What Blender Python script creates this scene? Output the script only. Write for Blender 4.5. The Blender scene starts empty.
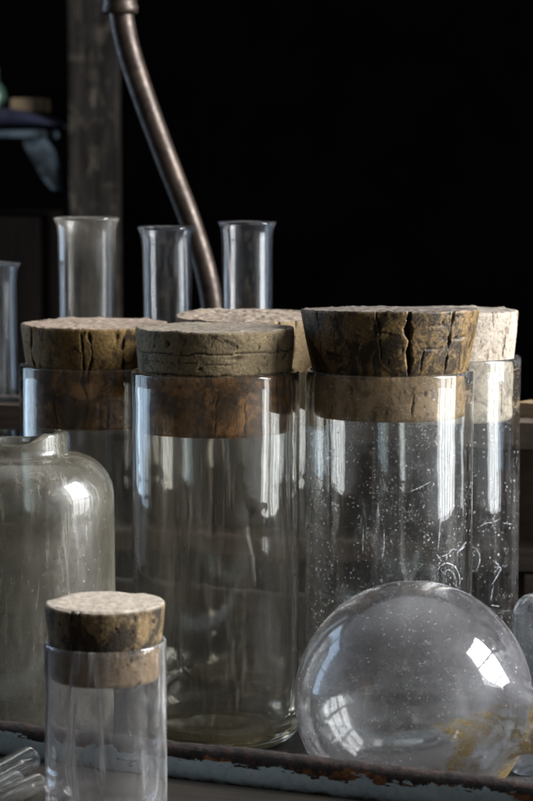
import bpy, math, random
import numpy as np
from mathutils import Vector, Matrix
random.seed(7)
S = bpy.context.scene
COL = S.collection
CAMZ = 1.055
F = 2340.0
PITCH = math.atan(250.5 / F)
FLOOR = 0.75                      # tray floor
LEDGE = CAMZ - 0.2725             # top of the plank in front of the tray

def P(px, py, Y):
    u = (px - 266.5) / F; v = (py - 400.5) / F
    dx, dy, dz = u, math.cos(PITCH) - v * math.sin(PITCH), -math.sin(PITCH) - v * math.cos(PITCH)
    s = Y / dy
    return Vector((dx * s, Y, CAMZ + dz * s))

# ------------------------------------------------------------------ noise
def _h(i, j, k, seed):
    n = (i * 374761393 + j * 668265263 + k * 2147483647 + seed * 1274126177) & 0xFFFFFFFF
    n = ((n ^ (n >> 13)) * 1274126177) & 0xFFFFFFFF
    n = ((n ^ (n >> 16)) * 2246822519) & 0xFFFFFFFF
    return ((n ^ (n >> 15)) & 0xFFFF) / 65535.0
def vn(p, seed=0):
    p = np.asarray(p, float)
    f = np.floor(p); t = p - f; t = t * t * (3 - 2 * t)
    i = f.astype(np.int64); r = np.zeros(len(p))
    for a in (0, 1):
        for b in (0, 1):
            for c in (0, 1):
                w = (t[:, 0] if a else 1 - t[:, 0]) * (t[:, 1] if b else 1 - t[:, 1]) * (t[:, 2] if c else 1 - t[:, 2])
                r += w * _h(i[:, 0] + a, i[:, 1] + b, i[:, 2] + c, seed)
    return r * 2 - 1
def fbm(p, oct=4, seed=0):
    p = np.asarray(p, float); r = 0; a = 1; s = 0
    for o in range(oct):
        r = r + a * vn(p * 2 ** o + o * 17.3, seed + o); s += a; a *= .5
    return r / s

# ------------------------------------------------------------------ mesh helpers
def make(name, verts, faces, mat, parent=None, smooth=True, loc=None, attrs=None):
    me = bpy.data.meshes.new(name)
    me.from_pydata([tuple(v) for v in verts], [], [tuple(f) for f in faces])
    me.update()
    if smooth: me.polygons.foreach_set('use_smooth', [True] * len(me.polygons))
    if attrs:
        for k, a in attrs.items():
            at = me.attributes.new(k, 'FLOAT', 'POINT'); at.data.foreach_set('value', np.asarray(a, np.float32))
    o = bpy.data.objects.new(name, me); COL.objects.link(o)
    if mat: me.materials.append(mat)
    if parent: o.parent = parent
    if loc is not None: o.location = loc
    return o
def empty(name, loc, rot=(0, 0, 0)):
    o = bpy.data.objects.new(name, None); COL.objects.link(o)
    o.location = loc; o.rotation_euler = rot; o.empty_display_size = .01
    return o
def tag(o, label, cat, group=None):
    o['label'] = label; o['category'] = cat
    if group: o['group'] = group
    return o
def grid_lathe(prof, segs):
    """(verts, faces) of a profile turned about z; radius 0 at an end gives a pole."""
    V = []; rows = []
    ang = np.arange(segs) * 2 * math.pi / segs
    c, s = np.cos(ang), np.sin(ang)
    for r, z in prof:
        if r <= 1e-9:
            rows.append([len(V)]); V.append((0, 0, z))
        else:
            b = len(V); rows.append(list(range(b, b + segs)))
            V += list(zip(r * c, r * s, [z] * segs))
    Fc = []
    for a, b in zip(rows[:-1], rows[1:]):
        if len(a) == 1 and len(b) == 1: continue
        for k in range(segs):
            k2 = (k + 1) % segs
            if len(a) == 1: Fc.append((a[0], b[k2], b[k]))
            elif len(b) == 1: Fc.append((a[k], a[k2], b[0]))
            else: Fc.append((a[k], a[k2], b[k2], b[k]))
    return np.array(V, float), Fc
def arc(cx, cz, r, a0, a1, n):
    return [(cx + r * math.cos(math.radians(a0 + (a1 - a0) * i / n)), cz + r * math.sin(math.radians(a0 + (a1 - a0) * i / n))) for i in range(n + 1)]
def line(p, q, n):
    return [(p[0] + (q[0] - p[0]) * i / n, p[1] + (q[1] - p[1]) * i / n) for i in range(1, n)]
def box_vf(sx, sy, sz, cuts=1):
    x, y, z = sx / 2, sy / 2, sz / 2
    V = [(-x, -y, -z), (x, -y, -z), (x, y, -z), (-x, y, -z), (-x, -y, z), (x, -y, z), (x, y, z), (-x, y, z)]
    return V, [(0, 3, 2, 1), (4, 5, 6, 7), (0, 1, 5, 4), (1, 2, 6, 5), (2, 3, 7, 6), (3, 0, 4, 7)]
def board(name, sx, sy, sz, mat, parent=None, loc=(0, 0, 0), rot=(0, 0, 0), bev=.002):
    import bmesh
    V, Fc = box_vf(sx, sy, sz)
    o = make(name, V, Fc, mat, parent, smooth=False, loc=loc); o.rotation_euler = rot
    bm = bmesh.new(); bm.from_mesh(o.data)
    bmesh.ops.bevel(bm, geom=list(bm.edges), offset=bev, segments=2, affect='EDGES', profile=.6)
    bmesh.ops.subdivide_edges(bm, edges=[e for e in bm.edges if e.calc_length() > max(sx, sy, sz) * .3], cuts=14, use_grid_fill=True)
    bm.normal_update()
    pts = np.array([v.co[:] for v in bm.verts])
    n = fbm(pts * np.array([25, 25, 25]) + len(name), 3)
    for v, k in zip(bm.verts, n): v.co += v.normal * float(k) * bev * .5
    bm.to_mesh(o.data); bm.free()
    return o
def tube_path(name, pts, rad, mat, parent=None, segs=24, cap=True):
    V = []; Fc = []; n = len(pts); pts = [Vector(p) for p in pts]
    up = Vector((0, 1, 0))
    for i, p in enumerate(pts):
        t = (pts[min(i + 1, n - 1)] - pts[max(i - 1, 0)]).normalized()
        a = t.cross(up)
        if a.length < 1e-4: a = t.cross(Vector((1, 0, 0)))
        a.normalize(); b = t.cross(a).normalized()
        r = rad[i] if isinstance(rad, (list, tuple)) else rad
        for k in range(segs):
            w = 2 * math.pi * k / segs
            V.append(p + a * math.cos(w) * r + b * math.sin(w) * r)
    for i in range(n - 1):
        for k in range(segs):
            k2 = (k + 1) % segs
            Fc.append((i * segs + k, i * segs + k2, (i + 1) * segs + k2, (i + 1) * segs + k))
    if cap:
        Fc.append(tuple(range(segs))[::-1]); Fc.append(tuple((n - 1) * segs + k for k in range(segs)))
    return make(name, V, Fc, mat, parent)
def spline(pts, n=12):
    out = []; pts = [Vector(p) for p in pts]; q = [pts[0] * 2 - pts[1]] + pts + [pts[-1] * 2 - pts[-2]]
    for i in range(1, len(q) - 2):
        for k in range(n):
            t = k / n; a, b, c, d = q[i - 1], q[i], q[i + 1], q[i + 2]
            out.append(.5 * ((2 * b) + (c - a) * t + (2 * a - 5 * b + 4 * c - d) * t * t + (3 * b - a - 3 * c + d) * t ** 3))
    out.append(pts[-1]); return out

# ------------------------------------------------------------------ node helpers
class N:
    def __init__(s, name):
        s.m = bpy.data.materials.new(name); s.m.use_nodes = True
        s.t = s.m.node_tree; s.t.nodes.clear()
        s.out = s.t.nodes.new('ShaderNodeOutputMaterial')
        s.tc = s.n('ShaderNodeTexCoord')
    def n(s, typ, **kw):
        o = s.t.nodes.new(typ)
        for k, v in kw.items(): setattr(o, k, v)
        return o
    def put(s, sock, v):
        if isinstance(v, bpy.types.NodeSocket): s.t.links.new(v, sock)
        elif hasattr(sock.default_value, '__len__') and not hasattr(v, '__len__'): sock.default_value = (v,) * len(sock.default_value)
        elif hasattr(v, '__len__') and len(v) == 3 and len(sock.default_value) == 4: sock.default_value = (*v, 1)
        else: sock.default_value = v
    def math(s, op, a, b=0.0, c=0.0, clamp=False):
        o = s.n('ShaderNodeMath', operation=op, use_clamp=clamp)
        s.put(o.inputs[0], a); s.put(o.inputs[1], b); s.put(o.inputs[2], c); return o.outputs[0]
    def vec(s, op, a, b=(0, 0, 0), out=0):
        o = s.n('ShaderNodeVectorMath', operation=op); s.put(o.inputs[0], a); s.put(o.inputs[1], b); return o.outputs[out]
    def pos(s, scale=(1, 1, 1), off=(0, 0, 0)):
        return s.vec('ADD', s.vec('MULTIPLY', s.tc.outputs['Object'], scale), off)
    def noise(s, vec, scale=5., detail=4., rough=.55, dist=0.):
        o = s.n('ShaderNodeTexNoise'); s.put(o.inputs['Vector'], vec)
        o.inputs['Scale'].default_value = scale; o.inputs['Detail'].default_value = detail
        o.inputs['Roughness'].default_value = rough; o.inputs['Distortion'].default_value = dist
        return o.outputs['Fac']
    def voro(s, vec, scale=5., feature='F1', out='Distance'):
        o = s.n('ShaderNodeTexVoronoi', feature=feature); s.put(o.inputs['Vector'], vec); o.inputs['Scale'].default_value = scale
        return o.outputs[out]
    def ramp(s, v, a, b, lo=0., hi=1., smooth=True):
        o = s.n('ShaderNodeMapRange', clamp=True, interpolation_type='SMOOTHSTEP' if smooth else 'LINEAR')
        s.put(o.inputs[0], v); 
        for i, x in zip((1, 2, 3, 4), (a, b, lo, hi)): s.put(o.inputs[i], x)
        return o.outputs[0]
    def mix(s, f, a, b, blend='MIX'):
        o = s.n('ShaderNodeMix', data_type='RGBA', blend_type=blend)
        s.put(o.inputs[0], f); s.put(o.inputs[6], a); s.put(o.inputs[7], b); return o.outputs[2]
    def sep(s, v):
        o = s.n('ShaderNodeSeparateXYZ'); s.put(o.inputs[0], v); return o.outputs
    def attr(s, name):
        o = s.n('ShaderNodeAttribute', attribute_name=name); return o.outputs['Fac']
    def n_col(s, vec, scale):
        o = s.n('ShaderNodeTexNoise'); s.put(o.inputs['Vector'], vec); o.inputs['Scale'].default_value = scale; return o.outputs['Color']
    def bump(s, h, strength=.3, dist=.001, normal=None):
        o = s.n('ShaderNodeBump'); s.put(o.inputs['Height'], h); o.inputs['Strength'].default_value = strength; o.inputs['Distance'].default_value = dist
        if normal is not None: s.put(o.inputs['Normal'], normal)
        return o.outputs[0]
    def shmix(s, f, a, b):
        o = s.n('ShaderNodeMixShader'); s.put(o.inputs[0], f); s.put(o.inputs[1], a); s.put(o.inputs[2], b); return o.outputs[0]
    def bsdf(s, typ, **kw):
        o = s.n(typ)
        for k, v in kw.items(): s.put(o.inputs[k], v)
        return o.outputs[0]
    def princ(s, **kw):
        o = s.n('ShaderNodeBsdfPrincipled')
        for k, v in kw.items(): s.put(o.inputs[k.replace('_', ' ')], v)
        return o.outputs[0]
    def end(s, sh):
        s.t.links.new(sh, s.out.inputs['Surface']); return s.m

def glass(name, tint=(.985, .99, .985), film=.06, filmcol=(.55, .54, .5), streak=.0, specks=.0, seed=0., residue=None, wave=.09, base=None, streak_scale=(150, 150, 11), rough=.008):
    g = N(name); off = (seed * 3.1, seed * 1.7, seed * 2.3)
    p = g.pos((1, 1, 1), off)
    clouds = g.noise(p, 22., 5., .6, .6)
    fine = g.noise(p, 420., 3., .7)
    fac = g.math('MULTIPLY', g.ramp(clouds, .3, .75, .25, 1.5), film)
    fac = g.math('MULTIPLY', fac, g.ramp(fine, .3, .7, .6, 1.4))
    if streak:
        st = g.noise(g.pos(streak_scale, off), 1., 5., .65, 1.1)
        st = g.math('MULTIPLY', g.ramp(st, .5, .8), g.ramp(g.noise(g.pos((1, 1, .5), off), 30., 3.), .38, .68))
        fac = g.math('ADD', fac, g.math('MULTIPLY', st, streak * 1.5))
    if specks:
        v = g.n('ShaderNodeTexVoronoi'); g.put(v.inputs['Vector'], g.vec('ADD', p, g.vec('MULTIPLY', g.n_col(p, 900.), (.0016, .0016, .0016)))); v.inputs['Scale'].default_value = 430.
        rnd = g.sep(v.outputs['Color'])
        rad = g.ramp(g.math('POWER', rnd[0], 3.), .12, 1., .04, .25)
        dens = g.math('MULTIPLY', g.ramp(g.noise(p, 26., 4., .65), .38, .60, .06, 1.), g.ramp(g.noise(p, 110., 3.), .36, .56, .35, 1.))
        sp = g.math('MULTIPLY', g.math('LESS_THAN', v.outputs['Distance'], rad), dens)
        sp = g.math('MULTIPLY', sp, g.math('GREATER_THAN', rnd[0], .56))
        # hair-thin scratches
        sc = g.noise(g.pos((170, 170, 120), off), 1., 2., .5, 2.2)
        sl = g.math('LESS_THAN', g.math('ABSOLUTE', g.math('SUBTRACT', sc, .5)), .006)
        sl = g.math('MULTIPLY', sl, g.ramp(g.noise(p, 75., 2.), .60, .66))
        fac = g.math('ADD', fac, g.math('MULTIPLY', g.math('MAXIMUM', sp, g.math('MULTIPLY', sl, .6)), specks))
        smear = g.math('MULTIPLY', dens, g.ramp(g.noise(g.pos((1, 1, .35), off), 520., 5., .8), .5, .72))
        fac = g.math('ADD', fac, g.math('MULTIPLY', smear, .035 * specks))
    if base:                       # dirt settled in the foot of the vessel: (height, strength)
        z = g.sep(g.tc.outputs['Object'])[2]
        h = g.math('ADD', z, g.math('MULTIPLY', g.math('SUBTRACT', g.noise(p, 60., 4.), .5), base[0] * 1.1))
        bs = g.ramp(h, base[0] * .55, base[0])
        fac = g.math('ADD', fac, g.math('MULTIPLY', g.math('SUBTRACT', 1., bs), base[1]))
        filmcol = g.mix(bs, base[2], filmcol)
    col = filmcol
    if residue:
        d, c0, c1, rc, amt = residue
        nrm = g.vec('NORMALIZE', g.tc.outputs['Object'])
        dt = g.vec('DOT_PRODUCT', nrm, d, out=1)
        nn = g.noise(p, 38., 6., .65, 1.2)
        edge = g.math('ADD', dt, g.math('MULTIPLY', g.math('SUBTRACT', nn, .5), .75))
        m1 = g.ramp(edge, c0, c1)
        band = g.math('MULTIPLY', m1, g.ramp(edge, c0 + .06, c1 + .10, 1., .16))
        grain = g.math('MULTIPLY', g.ramp(g.noise(p, 330., 5., .75), .36, .66, .2, 1.), g.ramp(g.noise(p, 60., 6., .75), .36, .64, .2, 1.))
        rs = g.math('MULTIPLY', g.math('MULTIPLY', band, grain), amt)
        fac = g.math('ADD', fac, rs)
        col = g.mix(g.ramp(rs, .02, .25), filmcol, rc)
    fac = g.math('MINIMUM', fac, .92)
    wav = g.noise(p, 34., 2., .5)
    nb = g.bump(wav, wave, .004)
    gl = g.bsdf('ShaderNodeBsdfGlass', Color=tint, Roughness=rough, IOR=1.46, Normal=nb)
    dif = g.bsdf('ShaderNodeBsdfDiffuse', Color=col, Roughness=.5)
    tra = g.bsdf('ShaderNodeBsdfTranslucent', Color=col)
    sheen = g.bsdf('ShaderNodeBsdfGlossy', Color=(.7, .7, .7), Roughness=.32)
    return g.end(g.shmix(fac, gl, g.shmix(.16, g.shmix(.45, dif, tra), sheen)))

def cork_mat(name, base, dark, top, stain=.3, pale=None, palez=0., seed=0., low=None, gloss=.75, lowz=0., crackle=.35):
    g = N(name); off = (seed * 2.7, seed * 1.3, seed)
    p = g.pos((1, 1, 1), off)
    big = g.noise(p, 45., 5., .65, .7)
    mid = g.noise(p, 230., 5., .7, .4)
    gr = g.voro(g.vec('MULTIPLY', p, (1, 1, 1.3)), 520.)
    c = g.mix(g.ramp(big, .3, .7), [x * .62 for x in base], [min(1, x * 1.22) for x in base])
    c = g.mix(g.ramp(mid, .5, .72, 0., .75), c, [x * .35 for x in base])
    c = g.mix(g.ramp(gr, .35, .7, 0., .35), c, [x * .45 for x in base])
    vfine = g.noise(p, 1100., 4., .75)
    c = g.mix(g.ramp(vfine, .48, .66, 0., .55), c, [x * .4 for x in base])
    c = g.mix(g.ramp(vfine, .46, .33, 0., .35), c, [min(1, x * 1.5) for x in base])
    sm = g.noise(g.vec('MULTIPLY', p, (1, 1, .7)), 84., 8., .76, 1.1)
    c = g.mix(g.ramp(sm, .62 - stain * .25, .70 - stain * .18, 0., .88), c, dark)
    if pale:
        z = g.sep(g.tc.outputs['Object'])[2]
        h = g.math('ADD', z, g.math('MULTIPLY', g.math('SUBTRACT', g.noise(p, 90., 4.), .5), .005))
        c = g.mix(g.ramp(h, palez - .001, palez + .001, .85, 0.), c, g.mix(g.ramp(sm, .47, .66, 0., .8), g.mix(g.ramp(mid, .45, .72), pale, [x * .5 for x in pale]), [x * .25 for x in pale]))
    if low:                          # end inside the glass: weak light there put into a dark amber colour
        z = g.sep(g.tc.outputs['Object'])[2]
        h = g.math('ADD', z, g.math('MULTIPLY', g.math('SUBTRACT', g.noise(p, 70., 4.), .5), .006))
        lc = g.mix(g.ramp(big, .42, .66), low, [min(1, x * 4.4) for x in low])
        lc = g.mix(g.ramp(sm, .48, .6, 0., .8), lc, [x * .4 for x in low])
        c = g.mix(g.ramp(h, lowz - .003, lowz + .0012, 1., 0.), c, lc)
    tp = g.attr('top')
    tc = g.mix(g.ramp(mid, .42, .7), top, [x * .6 for x in top])
    tc = g.mix(g.ramp(g.noise(p, 75., 4., .7), .52, .75, 0., .45), tc, [x * .5 for x in top])
    c = g.mix(tp, c, tc)
    wv = g.vec('ADD', p, g.vec('MULTIPLY', g.n_col(p, 120.), (.006, .006, .006)))
    ed = g.voro(g.vec('MULTIPLY', wv, (1, 1, .55)), 95., 'DISTANCE_TO_EDGE')
    c = g.mix(g.math('MULTIPLY', g.math('MULTIPLY', g.ramp(ed, .008, .035, crackle, 0.), g.math('MULTIPLY', g.ramp(big, .45, .6), g.ramp(g.sep(g.tc.outputs['Object'])[2], lowz, lowz + .002))), g.math('SUBTRACT', 1., tp)), c, [x * .12 for x in base])
    c = g.mix(g.attr('crack'), c, (.012, .009, .007))
    h = g.math('ADD', g.math('MULTIPLY', mid, .8), g.math('MULTIPLY', gr, .5))
    h = g.math('ADD', h, g.math('MULTIPLY', g.noise(p, 900., 3., .7), .35))
    nb = g.bump(h, .32, .0009)
    return g.end(g.princ(Base_Color=c, Roughness=gloss, Normal=nb, Specular_IOR_Level=.25))

def wood_mat(name, a, b, axis=0, rough=.75, seed=0., scale=1., spec=.3, dust=None):
    g = N(name); sc = [70 * scale, 70 * scale, 70 * scale]; sc[axis] = 4 * scale
    p = g.pos(tuple(sc), (seed, seed * 2, seed * 3))
    gr = g.noise(p, 1., 6., .65, .8); fi = g.noise(p, 5., 4., .7)
    bl = g.noise(g.pos((1, 1, 1), (seed,) * 3), 14. * scale, 4.)
    c = g.mix(g.ramp(gr, .3, .7), a, b)
    c = g.mix(g.ramp(fi, .5, .75, 0., .6), c, [x * .4 for x in a])
    c = g.mix(g.ramp(bl, .45, .75, 0., .6), c, [x * .5 for x in a])
    if dust: c = g.mix(g.ramp(bl, .25, .6, .7, 0.), c, dust)
    nb = g.bump(g.math('ADD', gr, g.math('MULTIPLY', fi, .5)), .6, .0015)
    return g.end(g.princ(Base_Color=c, Roughness=rough, Normal=nb, Specular_IOR_Level=spec))

def plain(name, c, rough=.6, metal=0., var=.35, scale=40., spec=.4, c2=None):
    g = N(name); n = g.noise(g.pos(), scale, 5., .65, .5)
    c2 = c2 or [x * (1 - var) for x in c]
    nb = g.bump(g.noise(g.pos(), scale * 4, 4.), .3, .001)
    return g.end(g.princ(Base_Color=g.mix(g.ramp(n, .35, .68), c, c2), Roughness=g.ramp(n, .3, .7, rough * .8, min(1, rough * 1.2)), Metallic=metal, Normal=nb, Specular_IOR_Level=spec))

# ------------------------------------------------------------------ vessels
def wobble(V, amp, freq, seed):
    r = np.hypot(V[:, 0], V[:, 1]); k = 1 + amp * vn(V * freq + seed * 9.1, seed) / np.maximum(r, .004)
    V[:, 0] *= k; V[:, 1] *= k
    return V
def jar_body(R, H, wall, floor_t, mat, parent, segs=112, seed=0, name='body'):
    rr = wall * .5
    prof = [(0, .0035), (R * .35, .0028), (R * .68, .001), (R * .8, 0)]
    prof += arc(R - .007, .007, .007, -90, 0, 6)[1:] if True else []
    prof += line((R, .007), (R, H - rr), 22)
    prof += arc(R - rr, H - rr, rr * 1.0, 0, 180, 8)
    Ri = R - wall
    prof += line((Ri, H - rr), (Ri, floor_t + .01), 22)
    prof += arc(Ri - .01, floor_t + .01, .01, 0, -90, 6)
    prof += [(Ri * .55, floor_t + .0015), (Ri * .25, floor_t + .004), (0, floor_t + .005)]
    V, Fc = grid_lathe(prof, segs)
    V = wobble(V, .00035, 22, seed)
    V[:, 2] += np.where(V[:, 2] > H - .006, .0004 * vn(V * 40, seed + 3), 0)
    return make(name, V, Fc, mat, parent)
def cork(z0, z1, r0, r1, zr, mat, parent, rin, cracks=(), pits=40, toppits=None, seed=0, tilt=0., segs=520, topamp=.0012, edge=.0009, lean=0., hcracks=()):
    """cork from z0 to z1 (parent coordinates); rin = bore, zr = height of the jar's rim."""
    prof = [(0, z0), (r0 * .5, z0), (r0 - .0012, z0)] + [(r0 - .0004, z0 + .0004)]
    rows = 84
    for i in range(1, rows):
        z = z0 + .0012 + (z1 - z0 - .0024) * i / rows
        if z <= zr: r = r0 + (rin - r0) * (z - z0) / (zr - z0)
        else: r = rin + (r1 - rin) * min(1, ((z - zr) / (z1 - zr))) ** .75
        prof.append((r, z))
    prof += [(r1 - .0003, z1 - .0007), (r1 - .001, z1)]
    nt = 46
    prof += [((r1 - .001) * (1 - k / nt), z1) for k in range(1, nt)] + [(0, z1)]
    V, Fc = grid_lathe(prof, segs)
    r = np.hypot(V[:, 0], V[:, 1]); phi = np.arctan2(V[:, 0], -V[:, 1])      # 0 faces the camera, + to the right
    z = V[:, 2].copy(); sz = z1 - z0
    top = (z > z1 - .0003).astype(float)
    side = (r > r0 * .86) & (z > z0)
    ra = np.maximum(r, 1e-6)
    inn = np.zeros(len(V)); cr = np.zeros(len(V))
    inn += .00016 * (fbm(V * 90, 3, seed) + .6) + .00009 * (fbm(V * 600, 3, seed + 5) + .5)
    for (a, za, zb, w, d) in cracks:                      # angle, from, to (fractions of height), width, depth
        zz = (z - z0) / sz
        ext = np.clip((zz - za) / .05, 0, 1) * np.clip((zb - zz) / .05, 0, 1)
        aw = math.radians(a) + .075 * fbm(np.c_[zz * 4, np.full(len(V), a), np.zeros(len(V))], 5, seed + 11)
        dist = np.abs(phi - aw) * ra
        ww = w * np.clip(.62 + 1.5 * fbm(np.c_[zz * 11, np.full(len(V), a + 3.), np.zeros(len(V))], 4, seed + 13), .16, 1.5) * (.25 + .75 * np.clip(np.minimum((zz - za) / .22, (zb - zz) / .22 if zb < .97 else 1.), 0, 1))
        k = np.clip(1.35 - dist / ww, 0, 1) * ext
        inn += d * k * side; cr = np.maximum(cr, np.clip(k * 1.5 - .25, 0, 1) * side)
        # the crack runs a little way over the top face
        kt = np.clip(1.2 - dist / ww, 0, 1) * np.clip((r - r1 * .86) / (r1 * .1), 0, 1) * top * (zb > .96)
        V[:, 2] -= d * .7 * kt; cr = np.maximum(cr, kt * .8)
    for (zf, a0, a1, w, d) in hcracks:                    # horizontal seam
        zz = (z - z0) / sz
        zc = zf + .028 * fbm(np.c_[phi * 6, np.full(len(V), zf * 9), np.zeros(len(V))], 5, seed + 21)
        m = np.clip((phi - math.radians(a0)) / .16, 0, 1) * np.clip((math.radians(a1) - phi) / .16, 0, 1)
        k = np.clip(1.3 - np.abs(zz - zc) * sz / (w * (.6 + .8 * np.abs(vn(np.c_[phi * 20, z * 0, z * 0], seed)))), 0, 1) * m
        inn += d * k * side; cr = np.maximum(cr, k * .9 * side)
    rnd = random.Random(seed)
    for i in range(pits):
        a = rnd.uniform(-1.7, 1.7); pz = rnd.uniform(z0, z1); w = rnd.uniform(.0002, .0006) * (2.2 if rnd.random() < .12 else 1.); e = rnd.uniform(.5, 2.8)
        k = np.clip(1.3 - np.hypot((phi - a) * ra, (z - pz) / e) / (w * (1 + .9 * vn(V * 1500, seed + 9))), 0, 1) * side
        inn += w * .9 * k; cr = np.maximum(cr, .75 * k)
    for i in range(pits // 4 if toppits is None else toppits):
        a = rnd.uniform(0, 6.28); q = r1 * math.sqrt(rnd.uniform(0, .9)); w = rnd.uniform(.0003, .0009)
        k = np.clip(1.3 - np.hypot(V[:, 0] - q * math.cos(a), V[:, 1] - q * math.sin(a)) / w, 0, 1) * top
        V[:, 2] -= w * k; cr = np.maximum(cr, .6 * k)
    chip = np.clip(fbm(np.c_[V[:, 0] * 90, V[:, 1] * 90, V[:, 0] * 0], 4, seed + 31) - .02, 0, 1) * 3
    nr_edge = np.clip((z - (z1 - .004)) / .004, 0, 1) * (r > r1 * .9)
    inn += edge * chip * nr_edge
    k = 1 - np.where(side, np.maximum(inn, 0), 0) / ra
    V[:, 0] *= k; V[:, 1] *= k
    V[:, 2] += top * topamp * (fbm(V * 60, 4, seed + 41) - .35 + .28 * vn(V * 380, seed + 43))
    V[:, 2] -= edge * chip * top * np.clip((r - r1 * .8) / (r1 * .2), 0, 1)
    V[:, 2] += np.clip((z - zr) / (z1 - zr), 0, 1) * (math.tan(math.radians(tilt)) * V[:, 1] + math.tan(math.radians(lean)) * V[:, 0])
    t2 = np.clip(top + .6 * np.clip((z - (z1 - .0012)) / .0012, 0, 1), 0, 1)
    return make('cork', V, Fc, mat, parent, attrs={'crack': np.clip(cr, 0, 1), 'top': t2})
def marks(name, strokes, R, jarx, jary, mat, parent, w=.00035):
    """worn-white strokes on the outer glass: strokes are pixel polylines on the photo, wrapped on the jar's front."""
    V = []; Fc = []
    for st in strokes:
        pts = []
        for (px, py) in st:
            x0 = (px - 266.5) / F; Y = jary - R
            for _ in range(6):
                q = P(px, py, Y); dx = max(-R * .98, min(R * .98, q.x - jarx)); Y = jary - math.sqrt(R * R - dx * dx)
            pts.append(P(px, py, Y))
        pts = spline(pts, 5)
        for i in range(len(pts)):
            c = pts[i]; t = (pts[min(i + 1, len(pts) - 1)] - pts[max(0, i - 1)]).normalized()
            n = Vector((c.x - jarx, c.y - jary, 0)).normalized(); s = n.cross(t)
            e = w * (.5 + random.random()) * math.sin(math.pi * (i + .6) / (len(pts) + .2)) + .00006
            b = len(V)
            for q in (c + s * e + n * .00042, c - s * e + n * .00042, c - s * e * .6 + n * .0007, c + s * e * .6 + n * .0007): V.append(q - parent.location)
            if i:
                a = b - 4
                for k in range(4): Fc.append((a + k, a + (k + 1) % 4, b + (k + 1) % 4, b + k))
    return make(name, V, Fc, mat, parent)

g = N('chalky_scratch_broken'); nn = g.noise(g.pos(), 900., 3., .7)
M_scratch = g.end(g.shmix(g.ramp(nn, .38, .66, .05, .62), g.bsdf('ShaderNodeBsdfTransparent', Color=(1, 1, 1)), g.bsdf('ShaderNodeBsdfDiffuse', Color=(.6, .62, .65))))
JARS = 'cork stoppered glass jars standing in the tray'

def big_jar(x, y, H, R, wall, gm, cm, label, corkkw, seed, floor_t=.006):
    root = empty('glass_jar', (x, y, FLOOR)); tag(root, label, 'jar', JARS)
    jar_body(R, H, wall, floor_t, gm, root, seed=seed)
    kw = dict(corkkw); up = kw.pop('up'); down = kw.pop('down'); rt = kw.pop('rt')
    rin = R - wall - .0006
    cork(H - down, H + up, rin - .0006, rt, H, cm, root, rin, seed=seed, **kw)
    return root

# centre front jar
jB = big_jar(-.0264, 1.2, .1925, .0433, .0032,
    glass('jar_glass_smoky', (.968, .957, .932), .03, (.50, .44, .36), .42, .3, 1., base=(.016, .30, (.20, .16, .07))),
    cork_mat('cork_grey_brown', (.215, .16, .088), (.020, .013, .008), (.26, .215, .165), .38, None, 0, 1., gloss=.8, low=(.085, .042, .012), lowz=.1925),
    'large corked glass jar whose flat grey brown cork is split by a level seam',
    dict(up=.0225, down=.031, rt=.0412, cracks=[(-75, 0, .5, .0007, .001), (3, .0, .42, .0008, .001), (52, .1, .55, .0007, .0012), (-40, .0, .3, .0006, .001), (24, 0, .35, .0006, .001)],
         hcracks=[(.785, -90, 90, .00035, .0008), (.70, -60, 20, .0002, .0004), (.74, 8, 24, .0012, .0012), (.90, 15, 21, .0008, .001), (.585, -70, 70, .0005, .0008)], pits=92, tilt=-.5), 1)
# left back jar
jA = big_jar(-.0975, 1.33, .184, .0432, .0032,
    glass('jar_glass_grey', (.968, .957, .932), .03, (.50, .44, .38), .42, .3, 2., base=(.016, .3, (.2, .16, .08))),
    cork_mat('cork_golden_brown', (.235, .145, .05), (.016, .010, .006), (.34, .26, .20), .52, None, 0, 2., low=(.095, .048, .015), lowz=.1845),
    'corked jar at the back left whose golden brown cork has thin upright cracks',
    dict(up=.0235, down=.034, rt=.0425, cracks=[(-56, .05, 1., .0008, .0018), (-4, .05, .97, .0011, .002), (-1, .42, .97, .0008, .0016), (27, .42, .92, .0011, .0018), (-30, 0, .4, .0009, .0015), (14, 0, .35, .0008, .0015), (50, 0, .4, .0008, .001)], pits=68, tilt=.3), 2)
# middle back jar
jC = big_jar(-.0085, 1.302, .1845, .0432, .0032,
    glass('jar_glass_dull', (.968, .957, .932), .03, (.5, .46, .42), .1, .2, 3., base=(.016, .3, (.2, .16, .08))),
    cork_mat('cork_yellow_tan', (.23, .16, .08), (.04, .025, .015), (.30, .235, .18), .25, None, 0, 3.),
    'mostly hidden jar behind two others, showing its rough yellowish cork',
    dict(up=.0295, down=.03, rt=.0425, cracks=[(20, .4, 1., .0009, .0015), (60, .4, 1., .0006, .001), (35, .6, 1., .0006, .001)], pits=60, tilt=1.2, topamp=.002), 3)
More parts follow.
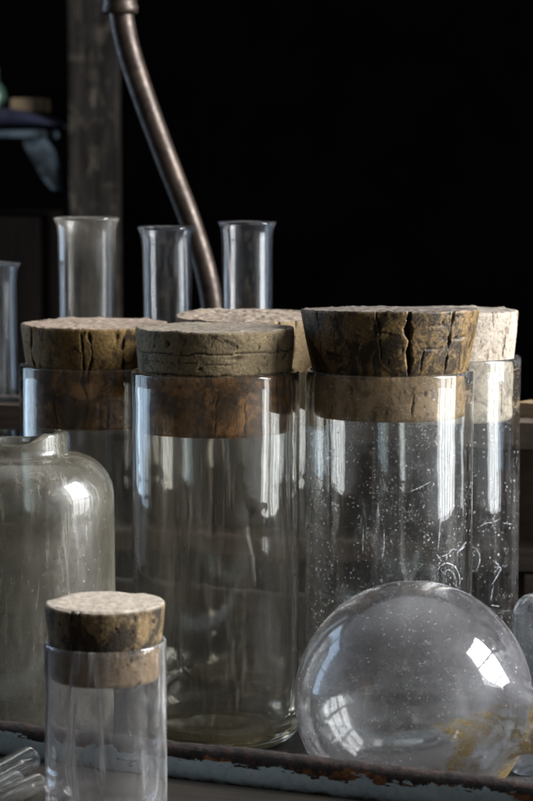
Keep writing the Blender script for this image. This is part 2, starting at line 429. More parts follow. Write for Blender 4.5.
# right front jar
jD = big_jar(.0634, 1.2, .193, .0433, .0032,
    glass('jar_glass_scratched', (.975, .98, .975), .008, (.6, .58, .57), .20, 2.8, 4.),
    cork_mat('cork_black_mottled', (.205, .128, .052), (.010, .008, .006), (.20, .165, .14), .74, (.42, .28, .145), .193 - .0015, 4., gloss=.5, crackle=.8, lowz=.193),
    'right front jar with a wide dark cork tapering downward, black mottled and deeply cracked',
    dict(up=.0315, down=.0235, rt=.0462, cracks=[(10, .42, 1., .0014, .0034), (13, 0.05, .36, .0007, .0018), (40, .42, 1., .0008, .0024), (-11, .55, 1., .0006, .0016), (-42, .6, 1., .0005, .0012), (-27, .42, .8, .0004, .001), (22, .42, .7, .0004, .001), (-58, .42, 1., .0005, .001), (24, 0, .2, .0006, .001)],
         hcracks=[(.74, 40, 62, .0006, .0014), (.66, 16, 36, .0004, .001), (.80, -20, 5, .0004, .0007), (.6, -60, -30, .0003, .0006), (.86, 12, 40, .0003, .0006)], pits=140, tilt=-2.2, topamp=.0016, edge=.0013), 4)
# right back jar
jE = big_jar(.0988, 1.285, .1925, .0412, .0032,
    glass('jar_glass_worn', (.975, .98, .975), .008, (.6, .58, .57), .16, 2., 5.),
    cork_mat('cork_whitish', (.42, .355, .28), (.10, .065, .04), (.32, .27, .22), .34, (.66, .57, .45), .192, 5.),
    'corked jar at the back right with a pale whitish cork marked by short dark cracks',
    dict(up=.0255, down=.034, rt=.0396, cracks=[(50, .56, .84, .0009, .0022), (36, .84, 1., .0007, .0012), (41, .88, 1., .0006, .001), (32, .8, 1., .0006, .001), (62, .7, .9, .0004, .0008), (46, .05, .34, .0008, .0016), (38, .0, .45, .0008, .0016), (57, .1, .28, .0005, .001)], pits=60, tilt=-.5), 5)
marks('scratch_marks', [[(478, 527), (486, 523), (493, 522), (500, 518)], [(497, 470), (497, 490), (494, 505), (493, 524)], [(502, 523), (511, 524)],
                        [(470, 545), (478, 552), (479, 562), (475, 572)], [(493, 567), (500, 568), (495, 578), (491, 585)], [(492, 560), (498, 566), (493, 573)], [(493, 585), (490, 600)], [(490, 605), (498, 606)], [(503, 548), (505, 549)]],
      .0412, .0988, 1.285, M_scratch, jE, .00026)
marks('scratch_marks', [[(437, 580), (438, 568), (446, 563), (455, 568), (459, 580), (456, 592)], [(442, 582), (446, 570), (453, 574), (456, 588)],
                        [(437, 558), (447, 554), (452, 549), (458, 550), (465, 542)], [(456, 553), (464, 546)], [(408, 492), (420, 487), (431, 481)],
                        [(364, 525), (363, 540), (363, 553)], [(378, 503), (378, 513), (377, 520)], [(384, 530), (384, 545), (382, 558)], [(440, 508), (439, 530), (437, 552)], [(434, 552), (440, 560), (436, 566)]],
      .0433, .0634, 1.2, M_scratch, jD, .00024)

# small vial on the plank in front
vx, vy = P(105, 604, .93).x, .93
vial = empty('corked_vial', (vx, vy, LEDGE)); tag(vial, 'small corked glass vial standing on the plank in front of the tray', 'vial')
VH = CAMZ - .1968 - LEDGE
jar_body(.0246, VH, .0013, .003, glass('vial_glass', (.985, .985, .99), .07, (.56, .54, .52), 1.3, .3, 6., streak_scale=(170, 170, 20)), vial, segs=112, seed=6)
cork(VH - .0152, VH + .0158, .0222, .0246, VH, cork_mat('cork_stained', (.20, .135, .065), (.012, .009, .007), (.44, .37, .295), .80, (.32, .22, .125), VH - .0015, 6., gloss=.85), vial, .0227,
     cracks=[(-30, .82, 1., .0012, .0008), (-20, .86, 1., .0012, .0009)], pits=50, toppits=8, seed=6, tilt=-.3, topamp=.0004, edge=.0006)

# broken bottle at the left
bx, by = P(20, 500, 1.15).x, 1.15
Rb, Hb = .0468, CAMZ - .1445 - FLOOR
def bottle_mesh():
    wall = .003; rn = .0238; zs = Hb - .0012                      # zs: foot of the neck
    prof = [(0, .010), (Rb * .4, .008), (Rb * .75, .0015), (Rb * .84, 0)] + arc(Rb - .008, .008, .008, -90, 0, 6)[1:]
    prof += line((Rb, .008), (Rb, zs - .0255), 24)
    prof += [(Rb - (1 - math.cos(a)) * .0205, zs - .0255 + math.sin(a) * .0215) for a in [math.radians(q) for q in range(0, 91, 9)]]
    prof += [(rn + .0008, zs - .0032), (rn, zs - .001)]
    prof += line((rn, zs - .001), (rn, zs + .010), 8) + [(rn, zs + .0098), (rn - .0008, zs + .0105), (rn - .0042, zs + .0105), (rn - .005, zs + .0098)]
    ri = rn - .005
    prof += line((ri, zs + .0098), (ri, zs - .005), 8)
    Ri = Rb - wall
    prof += [(Ri - (1 - math.cos(a)) * .022, zs - .027 + math.sin(a) * .0205) for a in [math.radians(q) for q in range(90, -1, -9)]]
    prof += line((Ri, zs - .027), (Ri, .016), 22) + arc(Ri - .01, .016, .01, 0, -90, 6) + [(Ri * .5, .012), (0, .016)]
    V, Fc = grid_lathe(prof, 128)
    V = wobble(V, .0005, 18, 8)
    phi = np.arctan2(V[:, 0], -V[:, 1]); rr = np.hypot(V[:, 0], V[:, 1])
    # jagged break: high on the right side, low in the middle and left
    hgt = np.interp(np.degrees(phi), [-180, -120, -60, -20, 5, 18, 32, 44, 60, 78, 96, 112, 130, 150, 180], [.3, .4, .5, .46, .42, .46, .85, 1.15, 1.1, 1.2, 1.1, .9, .6, .45, .3])
    hgt = hgt + .06 * fbm(np.c_[phi * 7, rr * 300, rr * 0], 3, 5)
    k = np.clip((V[:, 2] - zs) / .0105, 0, 1.0)
    m = (V[:, 2] > zs) & (rr < rn + .003)
    V[:, 2] = np.where(m, zs + k * .0066 * hgt, V[:, 2])
    return V, Fc
broken = empty('broken_bottle', (bx, by, FLOOR)); tag(broken, 'dusty round shouldered glass bottle with its neck broken off jagged', 'bottle')
V, Fc = bottle_mesh()
make('body', V, Fc, glass('bottle_glass_dusty', (.92, .91, .87), .24, (.34, .31, .25), .9, .5, 8., rough=.06, base=(.036, .8, (.035, .03, .022))), broken)

# round flask lying in the tray
fd = 1.053; fr = .0545
fc = P(413.5, 704, fd); fc.z = FLOOR + fr
ndir = Vector((.80, -.59, -.03)).normalized()
prof = [(0, -fr)] + [(fr * math.sin(a), -fr * math.cos(a)) for a in [math.radians(q) for q in range(4, 155, 4)]]
rn = .0135; a_end = math.radians(152)
zn = -fr * math.cos(a_end)
prof += [(fr * math.sin(math.radians(156.5)), .0505), (.0188, .0528), (.0160, .0565), (.0142, .062), (rn, .070), (rn, .085), (rn, .10), (rn + .0005, .116), (rn + .0028, .119), (rn + .0032, .1205), (rn + .002, .122)]
ri = rn - .0016; fi = fr - .0012
prof += [(ri, .1215), (ri, .115), (ri, .10), (ri, .085), (ri, .070), (.0128, .062), (.0146, .0558), (.0176, .0516), (fi * math.sin(math.radians(157)), .0492)]
prof += [(fi * math.sin(a), -fi * math.cos(a)) for a in [math.radians(q) for q in range(152, 3, -4)]] + [(0, -fi)]
V, Fc = grid_lathe(prof, 128)
V = V + .00025 * np.c_[vn(V * 25, 1), vn(V * 25, 2), vn(V * 25, 3)]
q = ndir.to_track_quat('Z', 'Y')
loc_dir = q.inverted() @ Vector((.56, -.66, -.50)).normalized()
flask = make('round_flask', V, Fc, glass('flask_glass', (.985, .985, .985), .08, (.55, .53, .56), .25, 1.5, 9., rough=.05, residue=(tuple(loc_dir), .77, .88, (.38, .26, .08), 1.3), wave=.1))
flask.rotation_mode = 'QUATERNION'; flask.rotation_quaternion = q; flask.location = fc
tag(flask, 'clear round bellied glass flask lying on its side with yellow residue inside', 'flask')

# domed tube end at the right edge
dx, dy = P(535, 620, 1.13).x, 1.13
dome_h = CAMZ - (447 / F) * 1.13 - FLOOR
def round_tube(r, h, wall, segs=64):
    """open at z=0 (a rounded lip), closed dome at z=h"""
    pr = [(r - wall, .0006), (r - wall * .5, 0), (r, .0006)] + line((r, .0006), (r, h - r), 14)
    pr += [(r * math.cos(a), h - r + r * math.sin(a)) for a in [math.radians(k) for k in range(0, 90, 9)]] + [(0, h)]
    ri = r - wall
    pi_ = [(0, h - wall)] + [(ri * math.cos(a), h - r + ri * math.sin(a)) for a in [math.radians(k) for k in range(81, -1, -9)]] + line((ri, h - r), (ri, .0006), 14) + [(ri, .0006)]
    return grid_lathe(pr + pi_, segs)
V, Fc = round_tube(.0112, dome_h, .0013)
V = wobble(V, .0002, 40, 3)
dome = make('glass_tube', V, Fc, glass('dome_glass', (.96, .97, .98), .16, (.5, .52, .55), .1, .6, 10.)); dome.location = (dx, dy, FLOOR)
tag(dome, 'dusty round ended glass tube upended beside the lying flask, cut by the right edge', 'glass tube')

# ------------------------------------------------------------------ test tubes in the rack
RACK_TOP = CAMZ - .1602
ryaw = math.radians(-17)
ru = Vector((math.cos(ryaw), math.sin(ryaw), 0)); rv = Vector((-math.sin(ryaw), math.cos(ryaw), 0))
rp = Vector((P(0, 405, 1.47).x, 1.47, 0))       # point on the board's near top edge
def test_tube(px, py, r, lip, gm, label, seed, depth_in=.03):
    # follow the rack's row of holes
    t = 0.
    for _ in range(8):
        c = rp + ru * t + rv * depth_in
        t += ((px - 266.5) / F * c.y - c.x) / ru.x * .9
    c = rp + ru * t + rv * depth_in
    ztop = P(px, py, c.y).z; zb = RACK_TOP - .075
    h = ztop - zb; w = .0011
    pr = [(0, 0)] + [(r * math.sin(a), r - r * math.cos(a)) for a in [math.radians(k) for k in range(10, 91, 10)]]
    pr += line((r, r), (r, h - .012), 20) + [(r, h - .012), (r + .0004, h - .007), (r + lip * .45, h - .0032), (r + lip * .9, h - .001), (r + lip, h - .0003), (r + lip * .95, h + .0003), (r + lip * .8, h + .0003)]
    ri = r - w
    pr += [(ri + lip * .5, h - .0018), (ri + .0005, h - .006), (ri, h - .012)] + line((ri, h - .012), (ri, r), 20)
    pr += [(ri * math.sin(a), r - ri * math.cos(a)) for a in [math.radians(k) for k in range(90, 9, -10)]] + [(0, r - ri)]
    V, Fc = grid_lathe(pr, 80)
    V = wobble(V, .0003, 30, seed)
    V[:, 2] += np.where(V[:, 2] > h - .008, .0006 * vn(V * 60, seed), 0)
    o = make('test_tube', V, Fc, gm); o.location = (c.x, c.y, zb); o.rotation_euler = ({11: .004, 12: -.006, 13: .005, 14: -.004}[seed], {11: -.004, 12: .005, 13: -.006, 14: .006}[seed], 0)
    tag(o, label, 'test tube', 'test tubes standing in the wooden rack')
    return o, t, r
tubes = [
    test_tube(-6, 263, .0152, .0028, glass('tube_glass_hazy', (.98, .985, .99), .14, (.46, .47, .50), .12, .2, 11.), 'shortest test tube in the rack, hazy and cut by the left edge', 11),
    test_tube(85.5, 218, .0184, .0026, glass('tube_glass_grimy', (.96, .955, .94), .13, (.42, .38, .33), .3, .3, 12.), 'widest test tube with a flared lip and grimy grey brown film', 12),
    test_tube(168.5, 227, .0155, .0026, glass('tube_glass_clear', (.98, .985, .99), .02, (.45, .47, .52), .2, .1, 13.), 'clear test tube whose lip overlaps the bent metal pipe', 13),
    test_tube(245.5, 222, .0158, .0024, glass('tube_glass_bright', (.98, .985, .99), .02, (.45, .47, .52), .2, .1, 14.), 'clear test tube right of the bent pipe above the corks', 14)]

# rack with real holes
M_rack = wood_mat('rack_wood', (.055, .036, .025), (.10, .068, .045), 0, .7, 3., 1., dust=(.16, .13, .11))
rack = empty('test_tube_rack', (rp.x, rp.y, FLOOR - .004), (0, 0, ryaw)); tag(rack, 'dark wooden test tube rack standing behind the corked jars', 'test tube rack')
def holed_board(name, x0, x1, y0, y1, z0, z1, holes, mat, parent):
    """board with round through-holes, built as cells so that the holes are real"""
    import bmesh
    bm = bmesh.new()
    holes = sorted(holes); xs = [x0] + [(a[0] + b[0]) / 2 for a, b in zip(holes[:-1], holes[1:])] + [x1]
    yc = (y0 + y1) / 2
    for (hx, hr), a, b in zip(holes, xs[:-1], xs[1:]):
        n = 64; ring = []; sq = []
        for k in range(n):
            w = 2 * math.pi * k / n; c, s = math.cos(w), math.sin(w)
            ring.append((hx + hr * c, yc + hr * s))
            tx = ((b - hx) / c if c > 1e-6 else ((a - hx) / c if c < -1e-6 else 1e9)); ty = ((y1 - yc) / s if s > 1e-6 else ((y0 - yc) / s if s < -1e-6 else 1e9))
            t = min(tx, ty); sq.append((hx + t * c, yc + t * s))
        for cx_, cy_ in ((a, y0), (b, y0), (b, y1), (a, y1)):   # snap nearest to the true corners
            k = min(range(n), key=lambda i: (sq[i][0] - cx_) ** 2 + (sq[i][1] - cy_) ** 2); sq[k] = (cx_, cy_)
        L = {}
        for nm, arr, z in (('rt', ring, z1), ('st', sq, z1), ('rb', ring, z0), ('sb', sq, z0)): L[nm] = [bm.verts.new((p[0], p[1], z)) for p in arr]
        for k in range(n):
            j = (k + 1) % n
            bm.faces.new((L['rt'][k], L['st'][k], L['st'][j], L['rt'][j])); bm.faces.new((L['rb'][j], L['sb'][j], L['sb'][k], L['rb'][k]))
            bm.faces.new((L['rb'][k], L['rt'][k], L['rt'][j], L['rb'][j]))
            mx = (sq[k][0] + sq[j][0]) / 2
            inner_a = abs(sq[k][0] - a) < 1e-6 and abs(sq[j][0] - a) < 1e-6 and abs(a - x0) > 1e-6
            inner_b = abs(sq[k][0] - b) < 1e-6 and abs(sq[j][0] - b) < 1e-6 and abs(b - x1) > 1e-6
            if not (inner_a or inner_b): bm.faces.new((L['sb'][k], L['sb'][j], L['st'][j], L['st'][k]))
    bmesh.ops.remove_doubles(bm, verts=bm.verts, dist=1e-5)
    bmesh.ops.recalc_face_normals(bm, faces=bm.faces)
    me = bpy.data.meshes.new(name); bm.to_mesh(me); bm.free(); me.materials.append(mat)
    o = bpy.data.objects.new(name, me); COL.objects.link(o); o.parent = parent
    return o
ZR = RACK_TOP - (FLOOR - .004)
pitch_t = [(t, r + .0007) for _, t, r in tubes]
extra = pitch_t[-1][0]
holes = pitch_t + [(extra + .055, .0165), (extra + .108, .0165), (extra + .16, .0165)]
X0, X1 = -.07, extra + .20
holed_board('top_board', X0, X1, 0, .06, ZR - .0155, ZR, holes, M_rack, rack)
M_rack2 = wood_mat('rack_wood_pale', (.04, .027, .018), (.075, .05, .033), 2, .75, 5., .6, dust=(.09, .07, .055))
board('back_board', X1 - X0, .012, ZR - .0165, M_rack2, rack, ((X0 + X1) / 2, .053, (ZR - .0165) / 2 + .0003))
board('lower_board', X1 - X0, .044, .014, M_rack, rack, ((X0 + X1) / 2, .0245, ZR - .083))
board('end_post', .018, .044, ZR - .0910, M_rack, rack, (X0 + .009, .0245, (ZR - .091) / 2))
board('end_post', .018, .044, ZR - .0910, M_rack, rack, (X1 - .009, .0245, (ZR - .091) / 2))

# ------------------------------------------------------------------ bent pipe
g = N('aged_pipe_metal'); p = g.pos(); n1 = g.noise(p, 28., 6., .7, .8); n2 = g.noise(p, 240., 4., .7)
c = g.mix(g.ramp(n1, .35, .68), (.06, .043, .032), (.022, .014, .011)); c = g.mix(g.ramp(n2, .55, .72, 0., .7), c, (.03, .018, .013))
M_pipe = g.end(g.princ(Base_Color=c, Metallic=.6, Roughness=g.ramp(n2, .3, .7, .30, .5), Normal=g.bump(n2, .35, .0008)))
pd = 1.63
pp = [P(121, -60, pd), P(120, -20, pd), P(120.5, 8, pd), P(128, 48, pd), P(144, 98, pd), P(166, 158, pd), P(189, 218, pd), P(203, 262, pd), P(211, 300, pd), P(216, 350, pd), P(219, 420, pd), P(220, 520, pd)]
pp.append(Vector((pp[-1].x, pd, FLOOR - .0035)))
pipe = empty('bent_pipe', (pp[-1].x, pd, FLOOR - .004)); tag(pipe, 'bent dull brown metal pipe with a collar, rising behind the test tubes', 'pipe')
ps = spline(pp, 10)
rad = [.0091 - .0014 * min(1, i / 60) for i in range(len(ps))]
o = tube_path('tube', [q_ - pipe.location for q_ in ps], rad, M_pipe, pipe, 32)
cz = P(120, 8, pd)
def ring_part(name, prof, at, mat, parent, segs=48):
    V, Fc = grid_lathe(prof, segs); return make(name, V, Fc, mat, parent, loc=at)
ring_part('collar', [(.0098, -.0042), (.0112, -.0042), (.0124, -.0028), (.0126, .001), (.0118, .0026), (.0116, .005), (.0122, .0065), (.0124, .012), (.0112, .0135), (.0098, .0135)], cz - pipe.location, M_pipe, pipe)

# ------------------------------------------------------------------ tray
tyaw = math.radians(-24.4)
tu = Vector((math.cos(tyaw), math.sin(tyaw), 0)); tv = Vector((-math.sin(tyaw), math.cos(tyaw), 0))
tp = Vector((0, .992, 0))
RIMZ = CAMZ - .2580 - FLOOR
g = N('rusty_blue_enamel'); p = g.pos(); z = g.sep(g.tc.outputs['Object'])[2]
n1 = g.noise(p, 55., 7., .7, .8); n2 = g.noise(p, 240., 5., .7); n3 = g.noise(g.pos((1, 1, 4)), 34., 5., .7)
blue = g.mix(g.ramp(n1, .3, .7), (.34, .44, .48), (.46, .55, .58))
blue = g.mix(g.ramp(n2, .45, .8, 0., .5), blue, (.10, .13, .14))
zz = g.math('ADD', z, g.math('MULTIPLY', g.math('SUBTRACT', n1, .5), .016))
r_top = g.ramp(zz, RIMZ - .0050, RIMZ - .0042)
r_spot = g.ramp(g.math('ADD', n3, g.ramp(z, RIMZ - .012, RIMZ - .002, -.02, .16)), .615, .635)
r_low = g.ramp(zz, RIMZ - .0135, RIMZ - .0165)
r_in = g.math('GREATER_THAN', g.sep(g.tc.outputs['Object'])[1], .0006)
rm = g.math('MAXIMUM', g.math('MAXIMUM', g.math('MAXIMUM', r_top, r_spot), r_low), r_in)
rust = g.mix(g.ramp(n2, .35, .65), (.05, .02, .010), (.24, .095, .025)); rust = g.mix(g.ramp(n1, .45, .6), rust, (.018, .012, .010))
rust = g.mix(r_top, rust, g.mix(g.ramp(n2, .4, .7), (.012, .009, .008), (.045, .022, .014)))
rust = g.mix(g.math('MAXIMUM', g.math('MULTIPLY', r_in, .8), g.ramp(z, .028, .034, 1., 0.)), rust, g.mix(n1, (.012, .011, .010), (.035, .03, .026)))
h = g.math('ADD', g.math('MULTIPLY', rm, g.math('SUBTRACT', n2, 1.)), g.math('MULTIPLY', n2, .25))
M_tray = g.end(g.princ(Base_Color=g.mix(rm, blue, rust), Roughness=g.ramp(rm, 0, 1, .42, .85), Normal=g.bump(h, .7, .0015), Specular_IOR_Level=.4))
def tray_mesh():
    W0, W1, D = -.40, .42, .335
    # section of the front wall (v outward is negative): rolled bead on top, hanging flange, wall, floor
    sec = [(-.004, RIMZ - .05), (-.004, RIMZ - .020), (-.0055, RIMZ - .0165), (-.0078, RIMZ - .0145), (-.0088, RIMZ - .0115), (-.0088, RIMZ - .005), (-.0082, RIMZ - .002), (-.0062, RIMZ - .0004), (-.003, RIMZ),
           (-.0008, RIMZ - .0008), (0, RIMZ - .003), (.0004, RIMZ - .02), (.001, .006), (.004, .001), (.010, 0)]
    V = []; Fc = []; nu = 260
    full = sec + [(D - .010, 0), (D - .004, .001), (D - .001, .006), (D, RIMZ - .003), (D + .003, RIMZ), (D + .006, RIMZ - .003), (D + .006, -.0035), (0.0, -.0035)]
    m = len(full)
    for i in range(nu + 1):
        u = W0 + (W1 - W0) * i / nu
        for v, z in full: V.append((u, v, z))
    for i in range(nu):
        for k in range(m - 1):
            a = i * m + k; Fc.append((a, a + m, a + m + 1, a + 1))
        a = i * m; Fc.append((a + m - 1, a + 2 * m - 1, a + m, a))
    Fc.append(tuple(range(m))); Fc.append(tuple(nu * m + k for k in range(m))[::-1])
    V = np.array(V); d = fbm(V * 30, 3, 2); d2 = fbm(V * 220, 3, 4)
    hi = np.clip((V[:, 2] - (RIMZ - .018)) / .01, 0, 1)
    V[:, 2] += hi * (.0007 * d + np.clip((V[:, 2] - (RIMZ - .004)) / .003, 0, 1) * (.0009 * d2)); V[:, 1] += hi * (.0008 * d + .0003 * d2)
    return V, Fc
V, Fc = tray_mesh()
tray = empty('enamel_tray', (tp.x, tp.y, FLOOR), (0, 0, tyaw)); tag(tray, 'rust edged blue grey enamelled tray holding the jars and the flask', 'tray')
make('pan', V, Fc, M_tray, tray)
for sx in (-.40, .42):
    board('end_wall', .004, .338, RIMZ - .002, M_tray, tray, (sx + (.0023 if sx < 0 else -.0023), .1675, (RIMZ - .002) / 2 + .001), bev=.001)

# plank in front and bench under everything
M_plank = wood_mat('plank_wood', (.011, .008, .005), (.026, .019, .012), 0, .7, 9., 1.)
plank = board('wooden_plank', 1.1, .16, .03, M_plank, None, tp + tu * 0 + tv * (-.0100 - .08) + Vector((0, 0, LEDGE - .015)), (0, 0, tyaw), .0015)
tag(plank, 'dark brown wooden plank lying in front of the tray, under the small vial', 'plank')
M_bench = wood_mat('bench_wood', (.035, .026, .02), (.06, .045, .034), 0, .75, 4., .7)
bench = board('workbench', 1.8, 1.15, .045, M_bench, None, (0, 1.32, FLOOR - .004 - .0225 - .0004), (0, 0, tyaw * .75), .002)
tag(bench, 'dark wooden workbench carrying the tray, the rack and the jars', 'workbench')
# packing strip that carries the plank at its height above the bench
strip = board('wooden_batten', 1.05, .05, LEDGE - .03 - FLOOR + .0034, M_bench, None, tp + tv * (-.09) + Vector((0, 0, (LEDGE - .03 + FLOOR - .004) / 2)), (0, 0, tyaw), .001)
tag(strip, 'dark batten hidden under the front plank, resting on the workbench', 'batten')

# tubes lying on the plank
lie = Vector((-.338, -.941, 0)).normalized()
def lying(px, Y, r, length, gm, label, dirv=lie, z=LEDGE, cat='glass tube', group='glass tubes lying on the plank'):
    V, Fc = round_tube(r, length, r * .22, 48)
    o = make('glass_tube', V, Fc, gm)
    a = Vector((P(px, 770, Y).x, Y, z + r + .0012))
    o.rotation_mode = 'QUATERNION'; o.rotation_quaternion = (-dirv).to_track_quat('Z', 'Y')
    o.location = a + dirv * length
    return tag(o, label, cat, group)
lying(33, 1.008, .0058, .085, glass('lying_tube_glass', (.97, .975, .98), .03, (.5, .5, .5), .05, .4, 15.), 'thickest of the clear tubes lying at the bottom left, against the tray')
lying(19, .976, .0046, .07, glass('lying_tube_glass_clear', (.97, .975, .98), .05, (.5, .5, .5), .05, .5, 16.), 'middle one of three clear tubes lying side by side at the bottom left')
lying(43, .972, .0044, .075, glass('lying_tube_glass_thin', (.97, .97, .96), .05, (.45, .43, .4), .1, .3, 17.), 'thinnest clear tube lying nearest to the corked vial', Vector((-.50, -.866, 0)).normalized())
lying(516, 1.0, .0075, .06, glass('lying_tube_glass_blue', (.93, .96, .99), .04, (.5, .55, .6), .05, .3, 18.), 'bluish glass tube lying in the tray under the flask neck', Vector((.95, -.30, 0)).normalized(), FLOOR, 'glass tube', None)

# ------------------------------------------------------------------ crate at the right
M_crate = wood_mat('crate_wood', (.26, .17, .09), (.38, .26, .15), 0, .75, 12., 1.)
ca = P(519, 401, 1.41)
cyaw = math.radians(-38)
crate = empty('wooden_crate', (ca.x, ca.y, FLOOR - .004), (0, 0, cyaw)); tag(crate, 'open wooden crate standing behind the pale corked jar at the right edge', 'crate')
CH = ca.z - (FLOOR - .004)
M_crate2 = wood_mat('crate_wood_dark', (.075, .047, .028), (.12, .078, .046), 0, .75, 13., 1.)
board('side_board', .26, .012, CH - .0268, M_crate2, crate, (.13, .006, (CH - .0268) / 2), bev=.0015)
board('side_board', .26, .012, CH - .0268, M_crate2, crate, (.13, .194, (CH - .0268) / 2), bev=.0015)
board('end_board', .012, .175, CH - .0268, M_crate2, crate, (.0065, .1, (CH - .0268) / 2), bev=.0015)
board('end_board', .012, .175, CH - .0268, M_crate2, crate, (.2535, .1, (CH - .0268) / 2), bev=.0015)
board('top_rail', .264, .018, .026, M_crate, crate, (.13, .006, CH - .013), bev=.002)
board('top_rail', .264, .018, .026, M_crate, crate, (.13, .194, CH - .013), bev=.002)

# ------------------------------------------------------------------ dim background
bd = 2.9
g = N('post_wood'); n1 = g.noise(g.pos((1, 1, .28)), 75., 6., .7, .6); n2 = g.noise(g.pos((1, 1, .6)), 22., 5., .65, .8); n3 = g.noise(g.pos((1, 1, .06)), 160., 4., .7)
c = g.mix(g.ramp(n3, .35, .65), (.006, .005, .0045), (.022, .019, .016)); c = g.mix(g.ramp(n2, .52, .66, 0., .9), c, (.05, .04, .030)); c = g.mix(g.ramp(n1, .58, .68, 0., .8), c, (.07, .058, .046)); c = g.mix(g.ramp(n1, .42, .34, 0., .9), c, (.004, .0035, .003))
M_post = g.end(g.princ(Base_Color=c, Roughness=.9, Normal=g.bump(n3, .5, .003), Specular_IOR_Level=.1))
def slab_px(name, x0, y0, x1, y1, Y, depth, mat, parent, rot=(0, 0, 0), bev=.004):
    a, b = P(x0, y0, Y), P(x1, y1, Y)
    return board(name, abs(b.x - a.x), depth, abs(a.z - b.z), mat, parent, ((a.x + b.x) / 2 - (parent.location.x if parent else 0), Y + depth / 2 - (parent.location.y if parent else 0), (a.z + b.z) / 2 - (parent.location.z if parent else 0)), rot, bev)
a, b = P(67, 0, bd), P(117, 0, bd)
post = board('wooden_post', b.x - a.x, .06, 2.4, M_post, None, ((a.x + b.x) / 2, bd + .03, 1.2), (0, 0, 0), .004)
tag(post, 'upright weathered wooden post in the dim background', 'post')
M_shelf = plain('shelf_paint', (.05, .068, .082), .8, 0, .6, 22., spec=.1, c2=(.006, .007, .007))
shelf = empty('wall_shelf', P(-40, 133, bd)); tag(shelf, 'shelf with peeling pale blue paint on a curved bracket, far left', 'shelf')
slab_px('top_board', -330, 130, 44, 138, bd, .22, M_shelf, shelf)
# curved bracket
bp = [P(x, y, bd + .02) for x, y in ((22, 137), (44, 137), (55, 150), (61, 168), (63, 190), (52, 190), (42, 178), (32, 160), (24, 146))]
V = []; n = len(bp)
for dyy in (0, .035):
    for q_ in bp: V.append(q_ + Vector((0, dyy, 0)) - shelf.location)
Fc = [tuple(range(n)), tuple(range(n, 2 * n))[::-1]] + [(k, k + n, (k + 1) % n + n, (k + 1) % n) for k in range(n)]
make('bracket', V, Fc, M_shelf, shelf, smooth=False)
# folded cloth: a soft stack with rounded front
M_cloth = plain('blue_cloth', (.004, .005, .022), .9, 0, .5, 60.)
a, b = P(-120, 128, bd + .02), P(58, 106, bd + .02)
nx, ny = 60, 24; V = []; Fc = []
for i in range(nx + 1):
    for k in range(ny):
        w = 2 * math.pi * k / ny; u = i / nx
        hh = (b.z - a.z) * (.62 + .38 * math.sin(u * 2.4 + .5)) * (1 - .75 * max(0, (u - .72) / .28) ** 2)
        V.append((a.x + (b.x - a.x) * u, bd + .09 + .07 * math.copysign(abs(math.cos(w)) ** .6, math.cos(w)), a.z + .001 + hh / 2 * (1 + math.copysign(abs(math.sin(w)) ** .6, math.sin(w)))))
V = np.array(V); V[:, 2] += .003 * fbm(V * 22, 3, 3) * (V[:, 2] > a.z + .004)
for i in range(nx):
    for k in range(ny): Fc.append((i * ny + k, i * ny + (k + 1) % ny, (i + 1) * ny + (k + 1) % ny, (i + 1) * ny + k))
Fc.append(tuple(range(ny))); Fc.append(tuple(nx * ny + k for k in range(ny))[::-1])
cl = make('folded_cloth', V, Fc, M_cloth); tag(cl, 'dark blue folded cloth lying on the painted shelf', 'cloth')
tanb = slab_px('small_box', 10, 98, 46, 112, bd + .06, .06, plain('tan_card', (.16, .11, .06), .7, 0, .4), None, bev=.003)
tag(tanb, 'small tan box on top of the blue cloth', 'box')
gb = empty('green_bottle', P(-6, 112, bd + .09)); tag(gb, 'dim green rounded bottle at the left edge above the blue cloth', 'bottle')
V, Fc = grid_lathe([(0, 0), (.014, 0), (.016, .003), (.0165, .022), (.013, .032), (.007, .038), (.006, .05), (.007, .052), (.007, .055), (0, .055)], 40)
make('body', V, Fc, plain('green_glaze', (.05, .10, .07), .35, 0, .4), gb)
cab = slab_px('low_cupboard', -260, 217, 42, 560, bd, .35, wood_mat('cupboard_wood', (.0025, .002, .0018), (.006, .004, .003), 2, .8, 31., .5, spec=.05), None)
tag(cab, 'dark cupboard standing at the far left beneath the painted shelf', 'cupboard')
# room surfaces, all nearly black
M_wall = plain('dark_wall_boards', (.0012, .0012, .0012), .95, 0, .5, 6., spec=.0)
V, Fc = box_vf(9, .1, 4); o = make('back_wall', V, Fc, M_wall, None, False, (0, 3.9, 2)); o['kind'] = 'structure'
V, Fc = box_vf(9, 9, .1); o = make('floor', V, Fc, plain('dark_floor_boards', (.02, .017, .015), .9, 0, .4, 5., spec=.2), None, False, (0, 0, -.05)); o['kind'] = 'structure'

# ------------------------------------------------------------------ light
def pane(name, loc, target, sx, sy, power, col):
    l = bpy.data.lights.new(name, 'AREA'); l.shape = 'RECTANGLE'; l.size = sx; l.size_y = sy; l.energy = power; l.color = col
    o = bpy.data.objects.new(name, l); COL.objects.link(o); o.location = loc
    d = (Vector(target) - Vector(loc)).normalized(); o.rotation_mode = 'QUATERNION'; o.rotation_quaternion = d.to_track_quat('-Z', 'Y')
    return o
def window(center, normal, nx, nz, pw, ph, gap, power, col, rows=None):
    c = Vector(center); n = Vector(normal).normalized(); sx = Vector((0, 0, 1)).cross(n).normalized(); up = n.cross(sx)
    for i in range(nx):
        for k in range(nz):
            p_ = c + sx * (i - (nx - 1) / 2) * (pw + gap) + up * (k - (nz - 1) / 2) * (ph + gap)
            pane('window_pane_light', p_, p_ + n, pw, ph, power / (nx * nz) * (rows[k] if rows else 1.), col)
window((1.75, 1.0, CAMZ + .36), (-1, 0, -.06), 3, 3, .245, .60, .06, 175., (.95, .975, 1.), (.22, 1., 1.2))
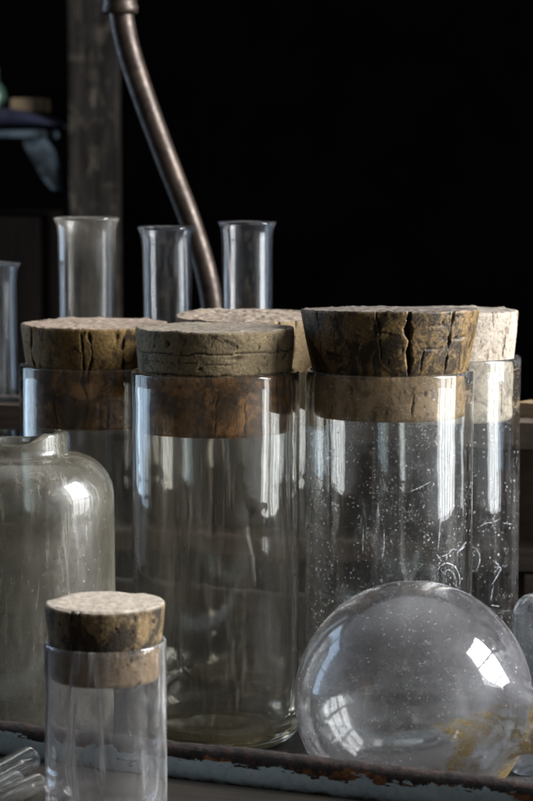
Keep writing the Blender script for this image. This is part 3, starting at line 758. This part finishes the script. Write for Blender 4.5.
window((-1.75, 2.2, CAMZ + .25), (1, -.6, -.05), 2, 2, .55, .8, .05, 14., (.56, .76, 1.))

# the room round the bench: dim; soft fill lobes added right, overhead, left and front
W = bpy.data.worlds.new('World'); S.world = W; W.use_nodes = True
T = W.node_tree; bg = T.nodes['Background']; gen = T.nodes.new('ShaderNodeTexCoord').outputs['Generated']
def wn(typ, op, *a):
    o = T.nodes.new(typ)
    o.operation = op
    for k, v in enumerate(a):
        if isinstance(v, bpy.types.NodeSocket): T.links.new(v, o.inputs[k])
        else: o.inputs[k].default_value = v
    return o
total = None
for d, e, c in (((.93, -.34, .14), 9., (1.65, 1.72, 1.78)), ((.05, .30, .95), 8., (1.15, 1.18, 1.2)), ((-.85, .45, .2), 10., (.6, .8, 1.15)), ((0, -1, .3), 1., (.05, .048, .044))):
    dv = Vector(d).normalized()
    dt = wn('ShaderNodeVectorMath', 'DOT_PRODUCT', gen, tuple(dv)).outputs['Value']
    pw_ = wn('ShaderNodeMath', 'POWER', wn('ShaderNodeMath', 'MAXIMUM', dt, 0.).outputs[0], e).outputs[0]
    sc_ = wn('ShaderNodeVectorMath', 'SCALE', c); T.links.new(pw_, sc_.inputs['Scale'])
    total = sc_.outputs[0] if total is None else wn('ShaderNodeVectorMath', 'ADD', total, sc_.outputs[0]).outputs[0]
total = wn('ShaderNodeVectorMath', 'ADD', total, (.02, .019, .018)).outputs[0]
T.links.new(total, bg.inputs[0]); bg.inputs[1].default_value = .8

# ------------------------------------------------------------------ camera
cd = bpy.data.cameras.new('Camera'); cam = bpy.data.objects.new('Camera', cd); COL.objects.link(cam)
cam.location = (0, 0, CAMZ); cam.rotation_euler = (math.pi / 2 - PITCH, 0, 0)
cd.sensor_fit = 'VERTICAL'; cd.sensor_height = 36; cd.lens = F / 801 * 36
cd.clip_start = .05; cd.clip_end = 50
cd.dof.use_dof = True; cd.dof.focus_distance = 1.12; cd.dof.aperture_fstop = 20
S.camera = cam
S.view_settings.view_transform = 'Standard'; S.view_settings.look = 'None'; S.view_settings.exposure = .25; S.view_settings.gamma = 1
cy = S.cycles
cy.max_bounces = 40; cy.transmission_bounces = 36; cy.glossy_bounces = 10; cy.diffuse_bounces = 5; cy.transparent_max_bounces = 32
cy.caustics_reflective = True; cy.caustics_refractive = True; cy.blur_glossy = .3
cy.sample_clamp_indirect = 9.; cy.sample_clamp_direct = 0.
cy.use_denoising = True
try: cy.denoiser = 'OPENIMAGEDENOISE'
except Exception: pass
cy.use_adaptive_sampling = False
